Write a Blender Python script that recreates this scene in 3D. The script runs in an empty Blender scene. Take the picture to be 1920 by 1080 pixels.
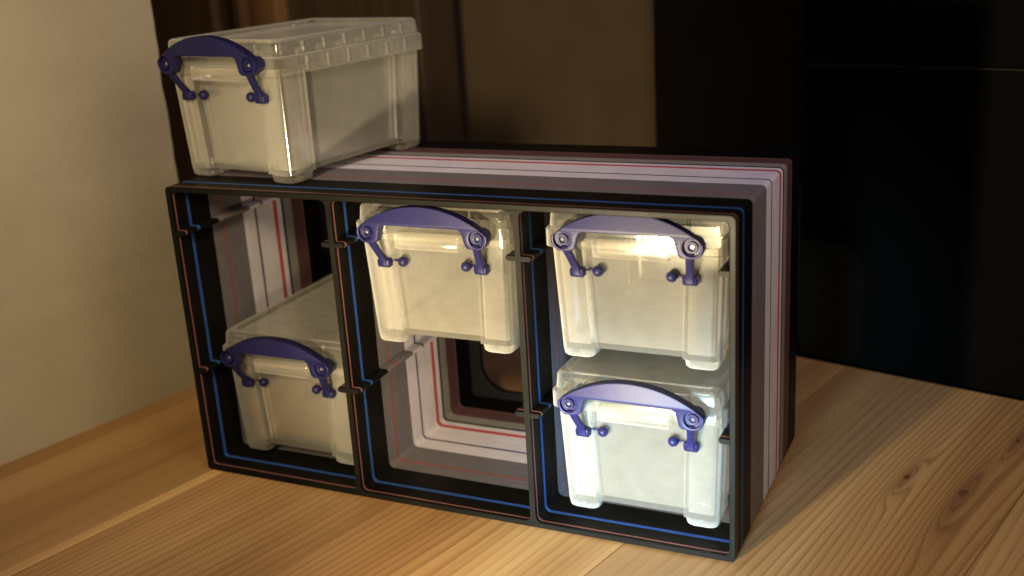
import bpy, bmesh, math, random
from mathutils import Matrix, Vector

S = 0.001            # the plan is drawn in millimetres
scene = bpy.context.scene
COL = scene.collection

# ------------------------------------------------------------------ camera
cam_d = bpy.data.cameras.new('camera')
cam = bpy.data.objects.new('camera', cam_d)
COL.objects.link(cam)
right = Vector((0.9082501, 0.41428354, -0.0587444))
down = Vector((0.07679498, -0.30305066, -0.94987516))
fwd = Vector((-0.41132018, 0.85821294, -0.30706069))
m = Matrix.Identity(4)
for i in range(3):
    m[i][0] = right[i]; m[i][1] = -down[i]; m[i][2] = -fwd[i]
m[0][3], m[1][3], m[2][3] = 289.156 * S, -313.85 * S, 199.332 * S
cam.matrix_world = m
cam_d.sensor_width = 36
cam_d.lens = 2118.12 / 1920 * 36
cam_d.clip_start = 0.005
cam_d.clip_end = 50
cam_d.dof.use_dof = True
cam_d.dof.focus_distance = 0.385
cam_d.dof.aperture_fstop = 9
scene.camera = cam

# ------------------------------------------------------------------ light
world = bpy.data.worlds.new('World')
scene.world = world
world.use_nodes = True
bg = world.node_tree.nodes['Background']
bg.inputs[0].default_value = (1.0, 0.72, 0.42, 1)
bg.inputs[1].default_value = 0.012


def spot(name, loc, target, power, color, size, cone, blend):
    d = bpy.data.lights.new(name, 'SPOT')
    d.energy = power; d.color = color; d.shadow_soft_size = size * S
    d.spot_size = math.radians(cone); d.spot_blend = blend
    o = bpy.data.objects.new(name, d)
    COL.objects.link(o)
    o.location = Vector(loc) * S
    o.rotation_euler = (Vector(target) - Vector(loc)).to_track_quat('-Z', 'Y').to_euler()
    return o


def area(name, loc, target, power, color, size):
    d = bpy.data.lights.new(name, 'AREA')
    d.energy = power; d.color = color; d.shape = 'DISK'; d.size = size * S
    o = bpy.data.objects.new(name, d)
    COL.objects.link(o)
    o.location = Vector(loc) * S
    o.rotation_euler = (Vector(target) - Vector(loc)).to_track_quat('-Z', 'Y').to_euler()
    return o


# weak warm room lamp, to the right of the cabinet and above it
area('room_lamp', (500, -200, 350), (20, 20, 70), 0.8, (1.0, 0.82, 0.58), 260)
# warm shaded desk lamp in front, turned towards the box on top of the cabinet
spot('desk_lamp', (170, -400, 330), (5, 0, 175), 10.5, (1.0, 0.79, 0.47), 45, 58, 1.0)
# weak bluish fill, added overhead to tint the cabinet top lilac
area('cool_top_fill', (330, 70, 520), (150, 50, 110), 0.38, (0.62, 0.58, 1.0), 220)
# small warm torch low in front, brightest on the right column
spot('torch', (120, -270, 40), (174, 0, 92), 16.0, (1.0, 0.82, 0.52), 8, 70, 1.0)
# small cool screen glow low on the table to the right
spot('screen_glow', (200, -240, 22), (182, 0, 14), 13.0, (0.38, 0.72, 1.0), 12, 36, 1.0)

scene.view_settings.view_transform = 'Standard'
scene.view_settings.look = 'None'
scene.view_settings.exposure = 0.0
scene.view_settings.gamma = 1.0
scene.view_settings.use_curve_mapping = False
scene.render.engine = 'CYCLES'
cy = scene.cycles
cy.max_bounces = 8
cy.diffuse_bounces = 3
cy.glossy_bounces = 4
cy.transmission_bounces = 5
cy.transparent_max_bounces = 24
cy.sample_clamp_indirect = 4
cy.caustics_reflective = False
cy.caustics_refractive = False
cy.use_denoising = True


# ------------------------------------------------------------------ materials
class NT:
    def __init__(self, name):
        self.m = bpy.data.materials.new(name)
        self.m.use_nodes = True
        self.t = self.m.node_tree
        self.t.nodes.clear()
        self.out = self.t.nodes.new('ShaderNodeOutputMaterial')

    def n(self, kind, props=None, **ins):
        nd = self.t.nodes.new(kind)
        for k, v in (props or {}).items():
            setattr(nd, k, v)
        for k, v in ins.items():
            key = int(k[1:]) if k[0] == '_' and k[1:].isdigit() else k.replace('_', ' ')
            self.set(nd.inputs[key], v)
        return nd

    def set(self, sock, v):
        if isinstance(v, bpy.types.NodeSocket):
            self.t.links.new(v, sock)
        else:
            sock.default_value = v

    def math(self, op, a, b=0.0, c=0.0, clamp=False):
        nd = self.n('ShaderNodeMath', {'operation': op, 'use_clamp': clamp}, _0=a, _1=b, _2=c)
        return nd.outputs[0]

    def ramp(self, fac, stops, interp='LINEAR'):
        nd = self.n('ShaderNodeValToRGB', None, _0=fac)
        cr = nd.color_ramp
        cr.interpolation = interp
        while len(cr.elements) < len(stops):
            cr.elements.new(0.5)
        for e, (pos, c) in zip(cr.elements, stops):
            e.position = pos
            e.color = (c[0], c[1], c[2], 1)
        return nd.outputs[0]

    def mix(self, fac, a, b, mode='MIX'):
        nd = self.n('ShaderNodeMix', {'data_type': 'RGBA', 'blend_type': mode})
        self.set(nd.inputs[0], fac); self.set(nd.inputs[6], a); self.set(nd.inputs[7], b)
        return nd.outputs[2]

    def noise(self, vec, scale, detail=3.0, rough=0.55, dist=0.0):
        nd = self.n('ShaderNodeTexNoise', None, Vector=vec, Scale=scale, Detail=detail, Roughness=rough, Distortion=dist)
        return nd.outputs[0]

    def coord(self, which='Object'):
        return self.n('ShaderNodeTexCoord').outputs[which]

    def mapping(self, vec, scale=(1, 1, 1), loc=(0, 0, 0), rot=(0, 0, 0)):
        return self.n('ShaderNodeMapping', None, Vector=vec, Location=loc, Rotation=rot, Scale=scale).outputs[0]

    def bump(self, height, strength, dist):
        return self.n('ShaderNodeBump', None, Strength=strength, Distance=dist, Height=height).outputs[0]

    def principled(self, **ins):
        p = self.n('ShaderNodeBsdfPrincipled', None, **ins)
        self.t.links.new(p.outputs[0], self.out.inputs[0])
        return p


def rgb(r, g, b):
    return (r, g, b, 1)


def mat_print():
    """printed plastic: the filament colour changes with depth into the cabinet"""
    t = NT('layered_print')
    co = t.coord()
    sep = t.n('ShaderNodeSeparateXYZ', None, _0=co)
    wob = t.noise(t.mapping(co, (25, 25, 25)), 1.0, 1.0)
    y = t.math('ADD', sep.outputs[1], t.math('MULTIPLY', t.math('SUBTRACT', wob, 0.5), 0.0005))
    fac = t.math('DIVIDE', y, 0.1, clamp=True)
    K = (0.0065, 0.006, 0.0048); G = (0.172, 0.155, 0.175); W_ = (0.70, 0.66, 0.76)
    bands = [(0, K), (1.4, (0.22, 0.09, 0.075)), (2.0, K), (8.2, (0.030, 0.09, 0.32)), (9.7, K), (20.6, G),
             (26.6, (0.30, 0.095, 0.085)), (27.9, G), (39.6, W_), (47.1, (0.05, 0.06, 0.13)), (48.3, W_),
             (59.6, (0.52, 0.075, 0.085)), (61.9, W_), (65.0, (0.02, 0.02, 0.035)), (66.6, (0.25, 0.235, 0.22)),
             (72.0, (0.105, 0.048, 0.055)), (79.7, (0.30, 0.18, 0.14)), (80.3, (0.0035, 0.0032, 0.003))]
    col = t.ramp(fac, [(p / 100, c) for p, c in bands], 'CONSTANT')
    streak = t.noise(t.mapping(co, (60, 2200, 60)), 1.0, 2.0)
    blot = t.noise(t.mapping(co, (90, 90, 90)), 1.0, 3.0)
    col = t.mix(0.35, col, t.ramp(streak, [(0.25, (0.55, 0.55, 0.55)), (0.75, (1.25, 1.22, 1.2))]), 'MULTIPLY')
    col = t.mix(0.25, col, t.ramp(blot, [(0.3, (0.7, 0.68, 0.66)), (0.7, (1.15, 1.15, 1.15))]), 'MULTIPLY')
    t.principled(Base_Color=col, Roughness=t.math('MULTIPLY_ADD', streak, 0.25, 0.30), IOR=1.15,
                 Normal=t.bump(streak, 0.5, 0.0003))
    return t.m


def mat_frosted(name, op0, op1, tint=(0.86, 0.835, 0.74), power=1.7):
    """thin milky polypropylene: part clear, part scattering, denser at grazing angles"""
    t = NT(name)
    co = t.coord()
    cloud = t.noise(t.mapping(co, (70, 70, 70)), 1.0, 3.0)
    fine = t.noise(t.mapping(co, (900, 900, 900)), 1.0, 2.0)
    lw = t.n('ShaderNodeLayerWeight', None, Blend=0.5).outputs[1]
    op = t.math('MULTIPLY_ADD', t.math('POWER', lw, power), op1 - op0, op0)
    op = t.math('MULTIPLY', op, t.math('MULTIPLY_ADD', t.noise(t.mapping(co, (190, 190, 190)), 1.0, 3.0, 0.55), 0.5, 0.75), clamp=True)
    nrm = t.bump(t.math('ADD', fine, t.math('MULTIPLY', cloud, 2.0)), 0.035, 0.0004)
    tr = t.n('ShaderNodeBsdfTransparent', None, Color=rgb(0.97, 0.96, 0.93)).outputs[0]
    df = t.n('ShaderNodeBsdfDiffuse', None, Color=rgb(*tint), Normal=nrm).outputs[0]
    tl = t.n('ShaderNodeBsdfTranslucent', None, Color=rgb(*tint), Normal=nrm).outputs[0]
    sc = t.n('ShaderNodeMixShader', None, _0=0.38, _1=df, _2=tl).outputs[0]
    a = t.n('ShaderNodeMixShader', None, _0=op, _1=tr, _2=sc).outputs[0]
    gl = t.n('ShaderNodeBsdfGlossy', None, Color=rgb(1, 1, 1), Roughness=0.15, Normal=nrm).outputs[0]
    fr = t.n('ShaderNodeFresnel', None, IOR=1.45, Normal=nrm).outputs[0]
    b = t.n('ShaderNodeMixShader', None, _0=t.math('MULTIPLY', fr, 0.8), _1=a, _2=gl).outputs[0]
    t.t.links.new(b, t.out.inputs[0])
    return t.m


def mat_plastic(name, col, rough):
    t = NT(name)
    co = t.coord()
    f = t.noise(t.mapping(co, (500, 500, 500)), 1.0, 2.0)
    c = t.mix(t.ramp(t.noise(t.mapping(co, (80, 80, 80)), 1.0), [(0.3, (0, 0, 0)), (0.7, (1, 1, 1))]),
              rgb(*[v * 0.86 for v in col]), rgb(*[v * 1.1 for v in col]))
    t.principled(Base_Color=c, Roughness=rough, IOR=1.3, Normal=t.bump(f, 0.08, 0.0003))
    return t.m


def mat_pine(name='pine_board', knots=()):
    t = NT(name)
    co = t.coord()
    info = t.n('ShaderNodeObjectInfo').outputs['Random']
    off = t.n('ShaderNodeCombineXYZ', None, _0=t.math('MULTIPLY', info, 3.1), _1=t.math('MULTIPLY', info, 7.7), _2=0.0).outputs[0]
    v = t.n('ShaderNodeVectorMath', {'operation': 'ADD'}, _0=co, _1=off).outputs[0]
    warp = t.noise(t.mapping(v, (9, 1.3, 9)), 1.0, 2.0)
    sep = t.n('ShaderNodeSeparateXYZ', None, _0=v)
    ring = t.math('ADD', t.math('MULTIPLY', sep.outputs[0], 310.0), t.math('MULTIPLY', warp, 19.0))
    glow = None
    sc0 = t.n('ShaderNodeSeparateXYZ', None, _0=co)
    for kx, ky, a, b in knots:                     # growth rings bend round each knot
        dx = t.math('MULTIPLY', t.math('SUBTRACT', sc0.outputs[0], kx * S), 1 / (a * S))
        dy = t.math('MULTIPLY', t.math('SUBTRACT', sc0.outputs[1], ky * S), 1 / (b * S))
        g = t.math('DIVIDE', 1.0, t.math('ADD', 1.0, t.math('ADD', t.math('MULTIPLY', dx, dx), t.math('MULTIPLY', dy, dy))))
        ring = t.math('ADD', ring, t.math('MULTIPLY', g, 4.2))
        glow = g if glow is None else t.math('MAXIMUM', glow, g)
    saw = t.math('FRACT', ring)
    late = t.ramp(saw, [(0.0, (0, 0, 0)), (0.55, (0.25, 0.25, 0.25)), (0.86, (1, 1, 1)), (0.97, (0.5, 0.5, 0.5)), (1.0, (0, 0, 0))])
    fibre = t.noise(t.mapping(v, (900, 14, 900)), 1.0, 3.0)
    broad = t.noise(t.mapping(v, (28, 1.6, 28)), 1.0, 3.0)
    amt = t.ramp(t.noise(t.mapping(v, (16, 0.9, 16)), 1.0, 2.0), [(0.33, (0.15, 0.15, 0.15)), (0.62, (0.95, 0.95, 0.95))])
    lf = t.math('MULTIPLY', t.mix(1.0, late, amt, 'MULTIPLY'), t.n('ShaderNodeObjectInfo').outputs['Alpha'])
    base = t.ramp(broad, [(0.30, (0.36, 0.185, 0.066)), (0.5, (0.53, 0.31, 0.122)), (0.70, (0.68, 0.44, 0.195))])
    col = t.mix(lf, base, rgb(0.23, 0.105, 0.036))
    if glow is not None:
        col = t.mix(t.math('MULTIPLY', t.math('POWER', glow, 1.6), 0.75), col, rgb(0.17, 0.075, 0.028))
    col = t.mix(0.35, col, t.ramp(fibre, [(0.3, (0.62, 0.58, 0.52)), (0.7, (1.12, 1.12, 1.12))]), 'MULTIPLY')
    col = t.mix(1.0, col, t.n('ShaderNodeObjectInfo').outputs['Color'], 'MULTIPLY')
    t.principled(Base_Color=col, Roughness=t.math('MULTIPLY_ADD', fibre, 0.2, 0.42), IOR=1.45,
                 Normal=t.bump(t.math('ADD', fibre, t.math('MULTIPLY', saw, 0.6)), 0.16, 0.0004))
    return t.m


def mat_knot():
    t = NT('knot_wood')
    co = t.coord()
    sep = t.n('ShaderNodeSeparateXYZ', None, _0=co)
    r = t.n('ShaderNodeVectorMath', {'operation': 'LENGTH'}, _0=t.mapping(co, (1, 0.62, 1)))
    rr = t.math('ADD', t.math('MULTIPLY', r.outputs['Value'], 1900.0), t.math('MULTIPLY', t.noise(t.mapping(co, (300, 300, 300)), 1.0), 2.2))
    c = t.ramp(t.math('FRACT', rr), [(0.0, (0.20, 0.085, 0.028)), (0.6, (0.12, 0.05, 0.018)), (1.0, (0.06, 0.025, 0.01))])
    t.principled(Base_Color=c, Roughness=0.45)
    return t.m


def mat_plaster():
    t = NT('cream_plaster')
    co = t.coord()
    a = t.noise(t.mapping(co, (14, 14, 14)), 1.0, 4.0)
    b = t.noise(t.mapping(co, (420, 420, 420)), 1.0, 4.0, 0.7)
    c = t.ramp(a, [(0.3, (0.41, 0.355, 0.245)), (0.7, (0.49, 0.425, 0.30))])
    c = t.mix(0.25, c, t.ramp(b, [(0.3, (0.75, 0.75, 0.75)), (0.7, (1.1, 1.1, 1.1))]), 'MULTIPLY')
    t.principled(Base_Color=c, Roughness=0.85, Normal=t.bump(b, 0.12, 0.0008))
    return t.m


def mat_wood_dark(name, c0, c1, rough=0.55):
    t = NT(name)
    co = t.coord()
    g = t.noise(t.mapping(co, (260, 260, 7)), 1.0, 4.0)
    h = t.noise(t.mapping(co, (30, 30, 2)), 1.0, 2.0)
    c = t.ramp(t.math('MULTIPLY_ADD', g, 0.6, t.math('MULTIPLY', h, 0.4)), [(0.3, c0), (0.7, c1)])
    t.principled(Base_Color=c, Roughness=rough, Normal=t.bump(g, 0.2, 0.0006))
    return t.m


def mat_paint(name, c, rough, scale=30.0, ior=1.45):
    t = NT(name)
    co = t.coord()
    a = t.noise(t.mapping(co, (scale, scale, scale)), 1.0, 4.0)
    b = t.noise(t.mapping(co, (500, 500, 500)), 1.0, 3.0)
    k = t.ramp(a, [(0.3, tuple(v * 0.85 for v in c)), (0.7, tuple(v * 1.12 for v in c))])
    t.principled(Base_Color=k, Roughness=rough, IOR=ior, Normal=t.bump(b, 0.2, 0.0005))
    return t.m


M = {
    'print': mat_print(),
    'body': mat_frosted('frosted_body', 0.042, 0.9),
    'clear': mat_frosted('clear_column', 0.03, 0.95, power=1.35),
    'lid': mat_frosted('frosted_lid', 0.03, 0.92),
    'blue': mat_plastic('blue_plastic', (0.009, 0.0085, 0.05), 0.45),
    'pine': mat_pine(),
    'pine_knotty': mat_pine('pine_knotty', ((11.7, 137.5, 2.2, 16), (32, 136, 4.0, 34), (36, 187, 2.2, 16))),
    'knot': mat_knot(),
    'plaster': mat_plaster(),
    'frame': mat_wood_dark('stained_wood', (0.16, 0.078, 0.026), (0.27, 0.145, 0.055)),
    'door': mat_wood_dark('dark_wood', (0.035, 0.020, 0.010), (0.065, 0.038, 0.020)),
    'brown': mat_paint('brown_wall', (0.088, 0.056, 0.031), 0.8),
    'recess': mat_paint('recess_shade', (0.006, 0.0048, 0.0038), 0.8, ior=1.1),  # darkness of the recess put into a near-black colour
    'black': mat_paint('black_lacquer', (0.0012, 0.0011, 0.001), 0.7, ior=1.05),
    'edge': mat_paint('seam_glint', (0.006, 0.0055, 0.004), 0.7, ior=1.1),  # lighter than the black panels: light on the seam, painted in
}


# ------------------------------------------------------------------ mesh helpers
def curve_mesh(name, outer, holes, half, bevel, yc, mat):
    """flat plate in the xz plane with holes, centred on y = yc"""
    crv = bpy.data.curves.new(name, 'CURVE')
    crv.dimensions = '2D'; crv.fill_mode = 'BOTH'; crv.extrude = half * S
    crv.bevel_depth = bevel * S; crv.bevel_resolution = 1; crv.offset = -bevel * S
    for pts in [outer] + holes:
        sp = crv.splines.new('POLY')
        sp.points.add(len(pts) - 1)
        for q, (x, z) in zip(sp.points, pts):
            q.co = (x * S, z * S, 0, 1)
        sp.use_cyclic_u = True
    tmp = bpy.data.objects.new('tmp', crv)
    COL.objects.link(tmp)
    me = bpy.data.meshes.new_from_object(tmp.evaluated_get(bpy.context.evaluated_depsgraph_get()))
    bpy.data.objects.remove(tmp)
    me.name = name
    for v in me.vertices:
        x, z, y = v.co
        v.co = (x, yc * S + y, z)
    bm = bmesh.new(); bm.from_mesh(me)
    bmesh.ops.remove_doubles(bm, verts=bm.verts, dist=1e-7)
    bmesh.ops.recalc_face_normals(bm, faces=bm.faces)
    bm.to_mesh(me); bm.free()
    me.polygons.foreach_set('use_smooth', [True] * len(me.polygons))
    me.set_sharp_from_angle(angle=math.radians(28))
    me.materials.clear()
    if mat:
        me.materials.append(M[mat])
    return me


class MB:
    def __init__(self):
        self.v = []
        self.f = []

    def add(self, pts):
        i = len(self.v)
        self.v += [tuple(p) for p in pts]
        return list(range(i, i + len(pts)))

    def loft(self, loops, cap0=True, cap1=True, closed=False):
        ids = [self.add(l) for l in loops]
        n = len(ids[0])
        pairs = list(zip(ids, ids[1:])) + ([(ids[-1], ids[0])] if closed else [])
        for a, b in pairs:
            for i in range(n):
                j = (i + 1) % n
                self.f.append((a[i], a[j], b[j], b[i]))
        if cap0 and not closed:
            self.f.append(tuple(reversed(ids[0])))
        if cap1 and not closed:
            self.f.append(tuple(ids[-1]))
        return self

    def box(self, x0, x1, y0, y1, z0, z1):
        lo = [(x0, y0), (x1, y0), (x1, y1), (x0, y1)]
        return self.loft([[(x, y, z0) for x, y in lo], [(x, y, z1) for x, y in lo]])

    def tube(self, path, radii, n=12, squash=None):
        loops = []
        path = [Vector(p) for p in path]
        for k, p in enumerate(path):
            d = (path[min(k + 1, len(path) - 1)] - path[max(k - 1, 0)]).normalized()
            ref = Vector((1, 0, 0)) if abs(d.x) < 0.9 else Vector((0, 0, 1))
            u = d.cross(ref).normalized(); w = d.cross(u).normalized()
            r = radii[k] if isinstance(radii, (list, tuple)) else radii
            loops.append([p + (u * math.cos(a) + w * math.sin(a)) * r for a in [2 * math.pi * i / n for i in range(n)]])
        return self.loft(loops)

    def ball(self, c, r, n=14, k=8):
        path, rad = [], []
        for i in range(k + 1):
            a = math.pi * i / k
            path.append((c[0] - r * math.cos(a), c[1], c[2])); rad.append(max(r * math.sin(a), 0.02))
        loops = []
        for p, q in zip(path, rad):
            loops.append([(p[0], p[1] + q * math.cos(t), p[2] + q * math.sin(t)) for t in [2 * math.pi * i / n for i in range(n)]])
        return self.loft(loops)

    def mesh(self, name, angle=35):
        me = bpy.data.meshes.new(name)
        me.from_pydata([(x * S, y * S, z * S) for x, y, z in self.v], [], self.f)
        bm = bmesh.new(); bm.from_mesh(me)
        bmesh.ops.recalc_face_normals(bm, faces=bm.faces)
        bm.to_mesh(me); bm.free()
        me.polygons.foreach_set('use_smooth', [True] * len(me.polygons))
        me.set_sharp_from_angle(angle=math.radians(angle))
        return me

    def build(self, name, mat, parent=None, angle=35, bevel=0.0):
        o = bpy.data.objects.new(name, self.mesh(name, angle))
        o.data.materials.append(M[mat])
        COL.objects.link(o)
        o.parent = parent
        if bevel:
            b = o.modifiers.new('bevel', 'BEVEL')
            b.width = bevel * S; b.segments = 2; b.limit_method = 'ANGLE'; b.angle_limit = math.radians(40)
        return o


def empty(name, loc=(0, 0, 0), rz=0.0):
    o = bpy.data.objects.new(name, None)
    o.empty_display_size = 0.02
    COL.objects.link(o)
    o.location = Vector(loc) * S
    o.rotation_euler = (0, 0, rz)
    return o


def tag(o, label, cat, group=None):
    o['label'] = label; o['category'] = cat
    if group:
        o['group'] = group
    return o


def rrect(x0, x1, y0, y1, r, n=4):
    pts = []
    for cx, cy, a0 in ((x1 - r, y0 + r, -90), (x1 - r, y1 - r, 0), (x0 + r, y1 - r, 90), (x0 + r, y0 + r, 180)):
        for i in range(n + 1):
            a = math.radians(a0 + 90 * i / n)
            pts.append((cx + r * math.cos(a), cy + r * math.sin(a)))
    return pts


# ------------------------------------------------------------------ setting: table, wall, background
TH = math.radians(14)
DX = Vector((math.cos(TH), -math.sin(TH), 0))     # across the boards
DY = Vector((math.sin(TH), math.cos(TH), 0))      # along the boards
A0 = Vector((-76, 17, 0))


def frame_of(o):
    o.location = A0 * S
    o.rotation_euler = (0, 0, -TH)
    return o


table = frame_of(empty('table'))
tag(table, 'pine table top of glued boards under the striped cabinet', 'table')
random.seed(4)
edges = [-40, 12, 80, 84.6, 163, 247, 345, 430, 515]
for i in range(len(edges) - 1):
    mb = MB()
    x0, x1 = edges[i] + 0.12, edges[i + 1] - 0.12
    w = x1 - x0
    # origin of each board in its own middle so that the grain differs
    prof = [(-w / 2, -28), (w / 2, -28), (w / 2, -0.25), (w / 2 - 0.25, 0), (-w / 2 + 0.25, 0), (-w / 2, -0.25)]
    mb.loft([[(x, y, z) for x, z in prof] for y in (-520, 226)])
    o = mb.build('board', 'pine_knotty' if i == 5 else 'pine', table, 20)
    o.location = Vector(((x0 + x1) / 2, 0, 0)) * S
    tn = (0.72, 0.72, 1.12, 0.92, 1.0, 0.80, 0.78, 0.85)[i]
    o.color = (tn, tn * (0.95 if tn < 0.75 else 1.0), tn * (0.90 if tn < 0.75 else 1.0), (0.2, 0.2, 0.1, 0.55, 0.95, 0.75, 0.8, 0.8)[i])
for kx, ky, r in ((255.9, 76, 1.1), (275.3, 69.8, 1.6), (291.5, 118, 0.9)):
    p = Vector((kx, ky, 0)) - A0
    s, d = p.dot(DX), p.dot(DY)
    mb = MB()
    rim = []
    for k in range(18):
        a = 2 * math.pi * k / 18
        q = r * (1 + 0.12 * math.sin(3 * a + kx))
        rim.append((q * math.cos(a), 1.7 * q * math.sin(a)))
    mb.loft([[(x, y, -1.0) for x, y in rim], [(x, y, 0.03) for x, y in rim], [(x * .8, y * .8, 0.05) for x, y in rim]])
    o = mb.build('knot', 'knot', table, 40)
    o.location = Vector((s, d, 0)) * S

mb = MB()
lv = []
for k in range(120):
    z = -29 + 649 * k / 119
    j = 0.2 * math.sin(k * 1.7) * math.sin(k * 0.61) + random.uniform(-0.15, 0.15) - (0.8 * max(0, math.sin(k * 0.43 + 0.6)) ** 6)
    lv.append([(-60, -700, z), (0, -700, z), (0, 60.6 + j, z), (-0.7, 61.5 + j, z), (-60, 61.5 + j, z)])
mb.loft(lv)
wall = frame_of(mb.build('plaster_wall', 'plaster', angle=60))
tag(wall, 'cream plaster wall beside the table, left of the cabinet', 'wall')

post = frame_of(empty('wooden_frame'))
tag(post, 'stained wooden door frame standing behind the box on the cabinet', 'door frame')
for nm, s0, s1, d0, d1 in (('facing', -420, -198, 240, 268), ('moulding', -197.5, -181, 246, 268),
                           ('moulding', -180.5, -172, 242, 268), ('moulding', -171.5, -165, 250, 268), ('jamb', -164.5, -142, 247, 268)):
    MB().box(s0, s1, d0, d1, -300, 620).build(nm, 'frame', post, bevel=0.8)

door = frame_of(empty('dark_door'))
tag(door, 'dark brown door leaf between the wooden frame and the brown wall', 'door')
MB().box(-141.5, -36.4, 256, 280, -300, 620).build('leaf', 'door', door, bevel=0.6)
MB().box(-36, -21, 249, 280, -300, 620).build('edge_post', 'door', door, bevel=0.8)

bw = frame_of(MB().box(-120, 115, 300, 330, -300, 620).build('brown_wall', 'brown', bevel=0.8))
tag(bw, 'dim brown painted wall behind the middle of the cabinet', 'wall')
rc = frame_of(MB().box(108, 260, 293, 299, -300, 620).build('recess_shade_panel', 'recess'))  # flat sheet painting the dark gap beside the brown wall
tag(rc, 'near-black panel standing in for the dark recess right of the brown wall', 'wall')

bc = frame_of(empty('black_cabinet'))
tag(bc, 'tall black cabinet front behind the far edge of the table', 'cabinet')
MB().box(222, 760, 230, 300, -300, 133.6).build('lower_panel', 'black', bc, bevel=0.4)
MB().box(222, 760, 230, 300, 134.8, 620).build('upper_panel', 'black', bc, bevel=0.4)
MB().box(222.5, 760, 229.6, 299, 133.75, 134.55).build('glint_strip', 'edge', bc)  # thin strip added as the light caught along the seam

# ------------------------------------------------------------------ striped cabinet
W, H, D, T = 212.0, 114.9, 95.3, 2.0
cab = empty('striped_cabinet')
tag(cab, 'striped open-front cabinet with six cells holding the clear boxes', 'cabinet')

out_l = rrect(0, W, 0, H, 1.6)
in_l = rrect(T, W - T, T, H - T, 1.6)


def ring_inset(loop, k):
    cx, cz = W / 2, H / 2
    return [(x + (k if x < cx else -k), z + (k if z < cz else -k)) for x, z in loop]


ys = [0.25, 8, 21, 40, 60, 80, D]
loops = [[(x, 0.0, z) for x, z in ring_inset(out_l, 0.25)]] + [[(x, y, z) for x, z in out_l] for y in ys]
loops += [[(x, y, z) for x, z in in_l] for y in reversed(ys)] + [[(x, 0.0, z) for x, z in ring_inset(in_l, -0.25)]]
MB().loft(loops, closed=True).build('outer_shell', 'print', cab, 30)

CW = W / 3


def divider(xc):
    r, h = 2.2, T / 2
    pts = []
    def arc(cx, cz, a0, a1):
        for i in range(5):
            a = math.radians(a0 + (a1 - a0) * i / 4)
            pts.append((cx + r * math.cos(a), cz + r * math.sin(a)))
    z0, z1 = T, H - T
    arc(xc + h + r, z0 + r, 270, 180)
    arc(xc + h + r, z1 - r, 180, 90)
    arc(xc - h - r, z1 - r, 90, 0)
    arc(xc - h - r, z0 + r, 0, -90)
    mb = MB().loft([[(x, y, z) for x, z in pts] for y in (0.06, 8, 21, 40, 60, 80, 92.9)])
    return mb.build('divider', 'print', cab, 30)


divider(CW); divider(2 * CW)

# back panel with one rounded opening behind each lower cell
holes = [rrect(CW * k + 6.2, CW * (k + 1) - 6.2, z0, z1, 12, 8) for k in range(3) for z0, z1 in ((5.6, 52.5),)]
me = curve_mesh('back_panel', rrect(T, W - T, T, H - T, 1.6), holes, 1.1, 0.0, 94.1, 'print')
bp = bpy.data.objects.new('back_panel', me)
COL.objects.link(bp); bp.parent = cab

RAIL = 3.7
for k in range(3):
    for side in (0, 1):
        xw = CW * k + (T if k == 0 else T / 2) if side == 0 else CW * (k + 1) - (T if k == 2 else T / 2)
        sg = 1 if side == 0 else -1
        for zt in (43.3, 98.0):
            prof = [(0, -2.1), (RAIL * .55, -2.05), (RAIL - .7, -1.9), (RAIL - .15, -1.4), (RAIL, -.9), (RAIL - .15, -.35), (RAIL - .7, 0), (0, 0)]
            lp = [(xw + sg * x, zt + z) for x, z in prof]
            if sg < 0:
                lp.reverse()
            cx = sum(p[0] for p in lp) / 8; cz = sum(p[1] for p in lp) / 8
            loops = [[(x + (0 if abs(x - xw) < 1e-6 else (cx - x) * .2), 0.12, z + (cz - z) * .2) for x, z in lp]]
            loops += [[(x, y, z) for x, z in lp] for y in (0.9, 8, 21, 40, 60, 80, 92.8)]
            MB().loft(loops).build('rail', 'print', cab, 40)

# ------------------------------------------------------------------ clear storage boxes
def plan(Wd, Ld, cw, cl, dep, r, n=3):
    """outline seen from above: four corner columns standing proud of the panels"""
    x, y, k = Wd / 2, Ld / 2, 0.7
    pts = []

    def corner(cx, cy, a0):
        for i in range(n + 1):
            a = math.radians(a0 + 90 * i / n)
            pts.append((cx + r * math.cos(a), cy + r * math.sin(a)))
    corner(-x + r, -y + r, 180)
    pts += [(-x + cw, -y), (-x + cw + k, -y + dep), (x - cw - k, -y + dep), (x - cw, -y)]
    corner(x - r, -y + r, 270)
    pts += [(x, -y + cl), (x - dep, -y + cl + k), (x - dep, y - cl - k), (x, y - cl)]
    corner(x - r, y - r, 0)
    pts += [(x - cw, y), (x - cw - k, y - dep), (-x + cw + k, y - dep), (-x + cw, y)]
    corner(-x + r, y - r, 90)
    pts += [(-x, y - cl), (-x + dep, y - cl - k), (-x + dep, -y + cl + k), (-x, -y + cl)]
    return pts


def wl(z):
    return 53.2 + 3.4 * z / 40, 75.6 + 3.2 * z / 40


def body_mesh():
    t = 1.25
    mb = MB()
    o_l = []
    for z, ins in ((3.4, 0), (14, 0), (28, 0), (41, 0)):
        w, l = wl(z)
        o_l.append([(x, y, z) for x, y in plan(w - 2 * ins, l - 2 * ins, 11.6, 12.4, 2.1, 2.6)])
    for z in (41, 28, 14, 4.9):
        w, l = wl(z)
        o_l.append([(x, y, z) for x, y in plan(w - 2 * t, l - 2 * t, 11.6 - 2 * t, 12.4 - 2 * t, 2.1, 1.6)])
    mb.loft(o_l)
    me = mb.mesh('body', 40)
    n = len(o_l[0])
    for i, p in enumerate(me.polygons):          # 0 = clear columns, 1 = frosted panels and base
        p.material_index = 1 if (i >= n * (len(o_l) - 1) or (i % n) % 8 == 5) else 0
    return me


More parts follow.
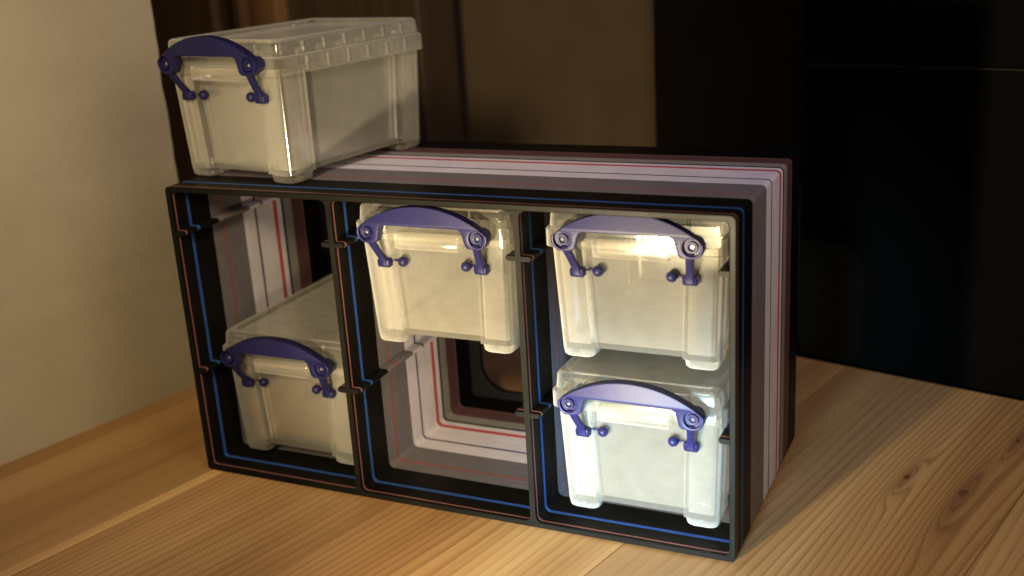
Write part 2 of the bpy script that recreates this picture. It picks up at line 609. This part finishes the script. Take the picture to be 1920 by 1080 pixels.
def foot_mesh():
    mb = MB()
    w, l = wl(3.3)
    lo = []
    for z, ins in ((0.0, 1.5), (0.25, 0.9), (0.9, 0.35), (3.36, 0.03)):
        x0, x1, y0, y1 = w / 2 - 11.6 + ins, w / 2 - ins, l / 2 - 12.4 + ins, l / 2 - ins
        lo.append([(x, y, z) for x, y in rrect(x0, x1, y0, y1, 2.4 if ins < 1 else 1.8, 3)])
    return mb.loft(lo).mesh('foot', 40)


LW, LL = 60.2, 82.0


def lid_mesh():
    mb = MB()
    prof = [(0, 39.0), (0, 44.6), (0.5, 45.2), (1.1, 45.5), (1.5, 49.9), (1.9, 50.8), (2.7, 51.3), (4.0, 51.3), (4.9, 50.7), (5.3, 49.7),
            (26, 49.6), (26, 48.3), (4.2, 48.3), (2.9, 47.6), (2.4, 46.0), (1.3, 45.0), (1.2, 39.0)]
    lo = []
    for ins, z in prof:
        r = max(3.6 - ins * 0.3, 0.8)
        lo.append([(x, y, z) for x, y in rrect(-LW / 2 + ins, LW / 2 - ins, -LL / 2 + ins, LL / 2 - ins, r, 4)])
    n = len(lo[0])
    ids = [mb.add(l) for l in lo]
    for a, b in zip(ids, ids[1:] + ids[:1]):
        if a is ids[10] and b is ids[11]:
            continue
        for i in range(n):
            j = (i + 1) % n
            mb.f.append((a[i], a[j], b[j], b[i]))
    mb.f.append(tuple(ids[10])); mb.f.append(tuple(reversed(ids[11])))
    # stiffening ribs: low bars across the rim and down the long sides
    for y in (-27.5, -16.5, -5.5, 5.5, 16.5, 27.5):
        for sg in (-1, 1):
            x = sg * LW / 2
            for (u0, u1, z0, z1) in ((-0.32, 0.9, 39.6, 44.5), (-1.7, 0.0, 45.7, 49.8)):
                a, b = sorted((x - sg * (-u0), x - sg * u1)) if False else sorted((x + sg * u0 * -1, x - sg * u1))
                if z0 > 45:
                    a, b = sorted((x - sg * 1.0, x - sg * 2.2))
                mb.box(a, b, y - 0.45, y + 0.45, z0, z1)
    for x in (-18, -6, 6, 18):
        for sg in (-1, 1):
            a, b = sorted((sg * (LL / 2 - 1.0), sg * (LL / 2 - 2.2)))
            mb.box(x - 0.45, x + 0.45, a, b, 45.7, 49.8)
    return mb.mesh('lid', 40)


def tab_mesh():
    mb = MB()
    lo = []
    for y, k in ((-LL / 2 + 0.6, 0), (-LL / 2 - 2.2, 0.2), (-LL / 2 - 2.7, 0.8)):
        lo.append([(x, y, z) for x, z in rrect(-12.5 + k, 12.5 - k, 37.0 + k, 42.6 - k, 0.7, 3)])
    return mb.loft(lo).mesh('lid_tab', 40)


YH = -LL / 2 - 6.4          # front of the handle
PVX, PVZ = 21.0, 43.4


def handle_mesh():
    pts = []
    R = 39.6
    cz = 53.3 - R
    a0 = math.asin(23.6 / R)
    for i in range(25):                                   # outer arc, left to right
        a = -a0 + 2 * a0 * i / 24
        pts.append((R * math.sin(a), cz + R * math.cos(a)))
    for a in (15, -10, -40, -70, -95):                    # right end round the pivot
        pts.append((PVX + 3.8 * math.cos(math.radians(a)), PVZ + 3.7 * math.sin(math.radians(a))))
    pts += [(17.6, 40.0), (16.6, 40.9), (15.9, 43.8), (15.3, 45.6), (14.2, 46.3)]
    left = [(-x, z) for x, z in reversed(pts[25:])]
    pts += left
    hole = [[(sg * PVX + 2.75 * math.cos(a), PVZ + 2.75 * math.sin(a)) for a in [2 * math.pi * i / 20 for i in range(20)]] for sg in (-1, 1)]
    return curve_mesh('handle', pts, hole, 1.5, 0.35, YH + 1.85, None)


def boss_mesh():
    """raised ring round the pivot with a sunken middle"""
    mb = MB()
    lo = []
    for r, y in ((2.72, YH + 5.9), (2.72, YH + 1.3), (2.0, YH + 1.35), (1.8, YH + 0.5), (1.3, YH + 0.45), (1.0, YH + 0.6), (0.9, YH + 1.3)):
        lo.append([(r * math.cos(a), y, r * math.sin(a)) for a in [2 * math.pi * i / 20 for i in range(20)]])
    mb.loft(lo)
    return mb.mesh('pivot_boss', 40)


def peg_mesh():
    mb = MB()
    lo = []
    for r, y in ((0.6, YH + 1.28), (0.55, YH + 1.0), (0.3, YH + 0.85)):
        lo.append([(r * math.cos(a), y, r * math.sin(a)) for a in [2 * math.pi * i / 12 for i in range(12)]])
    return mb.loft(lo).mesh('pivot_peg', 40)


YB = -(wl(31)[1] / 2)        # face of the corner column at latch height


def arm_mesh():
    mb = MB()
    fx, fz = 18.7, 31.6
    path = [(20.2, YH + 1.5, 41.2), (20.0, YH + 2.1, 39.6), (19.4, (YH + 2.1 + YB - 1.6) / 2 - 0.3, 36.0), (18.9, YB - 1.9, 32.8), (fx, YB - 1.6, fz - 1.0)]
    loops = []
    for (x, y, z), (rx, ry) in zip(path, ((1.35, 1.1), (1.35, 1.1), (1.25, 1.05), (1.45, 1.2), (1.6, 1.4))):
        loops.append([(x + a, y + b, z) for a, b in rrect(-rx, rx, -ry, ry, 0.6, 3)])
    mb.loft(loops)
    lo = []
    for x, k in ((16.2, 0.5), (16.7, 0), (20.7, 0), (21.2, 0.5)):
        lo.append([(x, YB - 1.1 + a, fz - 0.6 + b) for a, b in rrect(-1.5 + k, 1.5 - k, -1.6 + k, 1.6 - k, 0.6 if k else 0.8, 3)])
    mb.loft(lo)
    return mb.mesh('latch_arm', 45)


def pin_mesh():
    mb = MB()
    mb.tube([(16.6, YB + 1.2, 31.2), (12.6, YB + 1.2, 31.2)], 0.4, 10)
    mb.ball((12.2, YB + 0.2, 31.2), 1.85)
    return mb.mesh('latch_pin', 50)


PR = {k: f() for k, f in (('body', body_mesh), ('foot', foot_mesh), ('lid', lid_mesh), ('tab', tab_mesh), ('handle', handle_mesh),
                          ('boss', boss_mesh), ('peg', peg_mesh), ('arm', arm_mesh), ('pin', pin_mesh))}
for k, mn in (('body', 'body'), ('foot', 'clear'), ('lid', 'lid'), ('tab', 'lid'), ('handle', 'blue'), ('boss', 'blue'), ('peg', 'lid'), ('arm', 'blue'), ('pin', 'blue')):
    if k == 'body':
        PR[k].materials.append(M['clear'])
    PR[k].materials.append(M[mn])


def mirror_mesh(me, ax):
    c = me.copy()
    for v in c.vertices:
        v.co[ax] = -v.co[ax]
    c.flip_normals()
    return c


ARM2, PIN2 = mirror_mesh(PR['arm'], 0), mirror_mesh(PR['pin'], 0)


def put(name, me, parent, loc=(0, 0, 0), rz=0.0, scale=None):
    o = bpy.data.objects.new(name, me)
    COL.objects.link(o)
    o.parent = parent
    o.location = Vector(loc) * S
    o.rotation_euler = (0, 0, rz)
    if scale:
        o.scale = scale
    return o


FEET = [PR['foot'], mirror_mesh(PR['foot'], 0), mirror_mesh(PR['foot'], 1)]
FEET.append(mirror_mesh(FEET[1], 1))


def storage_box(label, loc, rz=0.0, tilt=0.0):
    root = empty('storage_box', loc, rz)
    tag(root, label, 'box', 'clear plastic boxes with blue handles')
    body = put('body', PR['body'], root)
    for f in FEET:
        put('foot', f, body)
    lid = put('lid', PR['lid'], root)
    for r in (0.0,):
        put('lid_tab', PR['tab'], lid, (0, 0, 0), r)
        for sg in (-1, 1):
            put('pivot_peg', PR['peg'], lid, (sg * PVX * (1 if r == 0 else -1), 0, PVZ), r)
        h = put('handle', PR['handle'], root, (0, 0, 0), r)
        for sg, am, pm in ((1, PR['arm'], PR['pin']), (-1, ARM2, PIN2)):
            put('pivot_boss', PR['boss'], h, (sg * PVX, 0, PVZ))
            put('latch_arm', am, h)
            put('latch_pin', pm, h)
    return root


YC = 6.5 + LL / 2
storage_box('clear lidded box with dark blue handle standing on top of the cabinet', (29.3, 52.0, H), math.radians(-8.7))
storage_box('clear box in the lower left cell, below the empty cell', (CW * .5 + .9, YC + 3.0, 4.3))
storage_box('clear box in the upper middle cell, above the empty cell', (CW * 1.5 - .2, YC, 59.0))
storage_box('clear box in the upper right cell, directly above another box', (CW * 2.5 + .2, YC + 2.0, 60.2))
storage_box('clear box in the lower right cell, directly below another box', (CW * 2.5 + .3, YC + 0.6, 4.3))
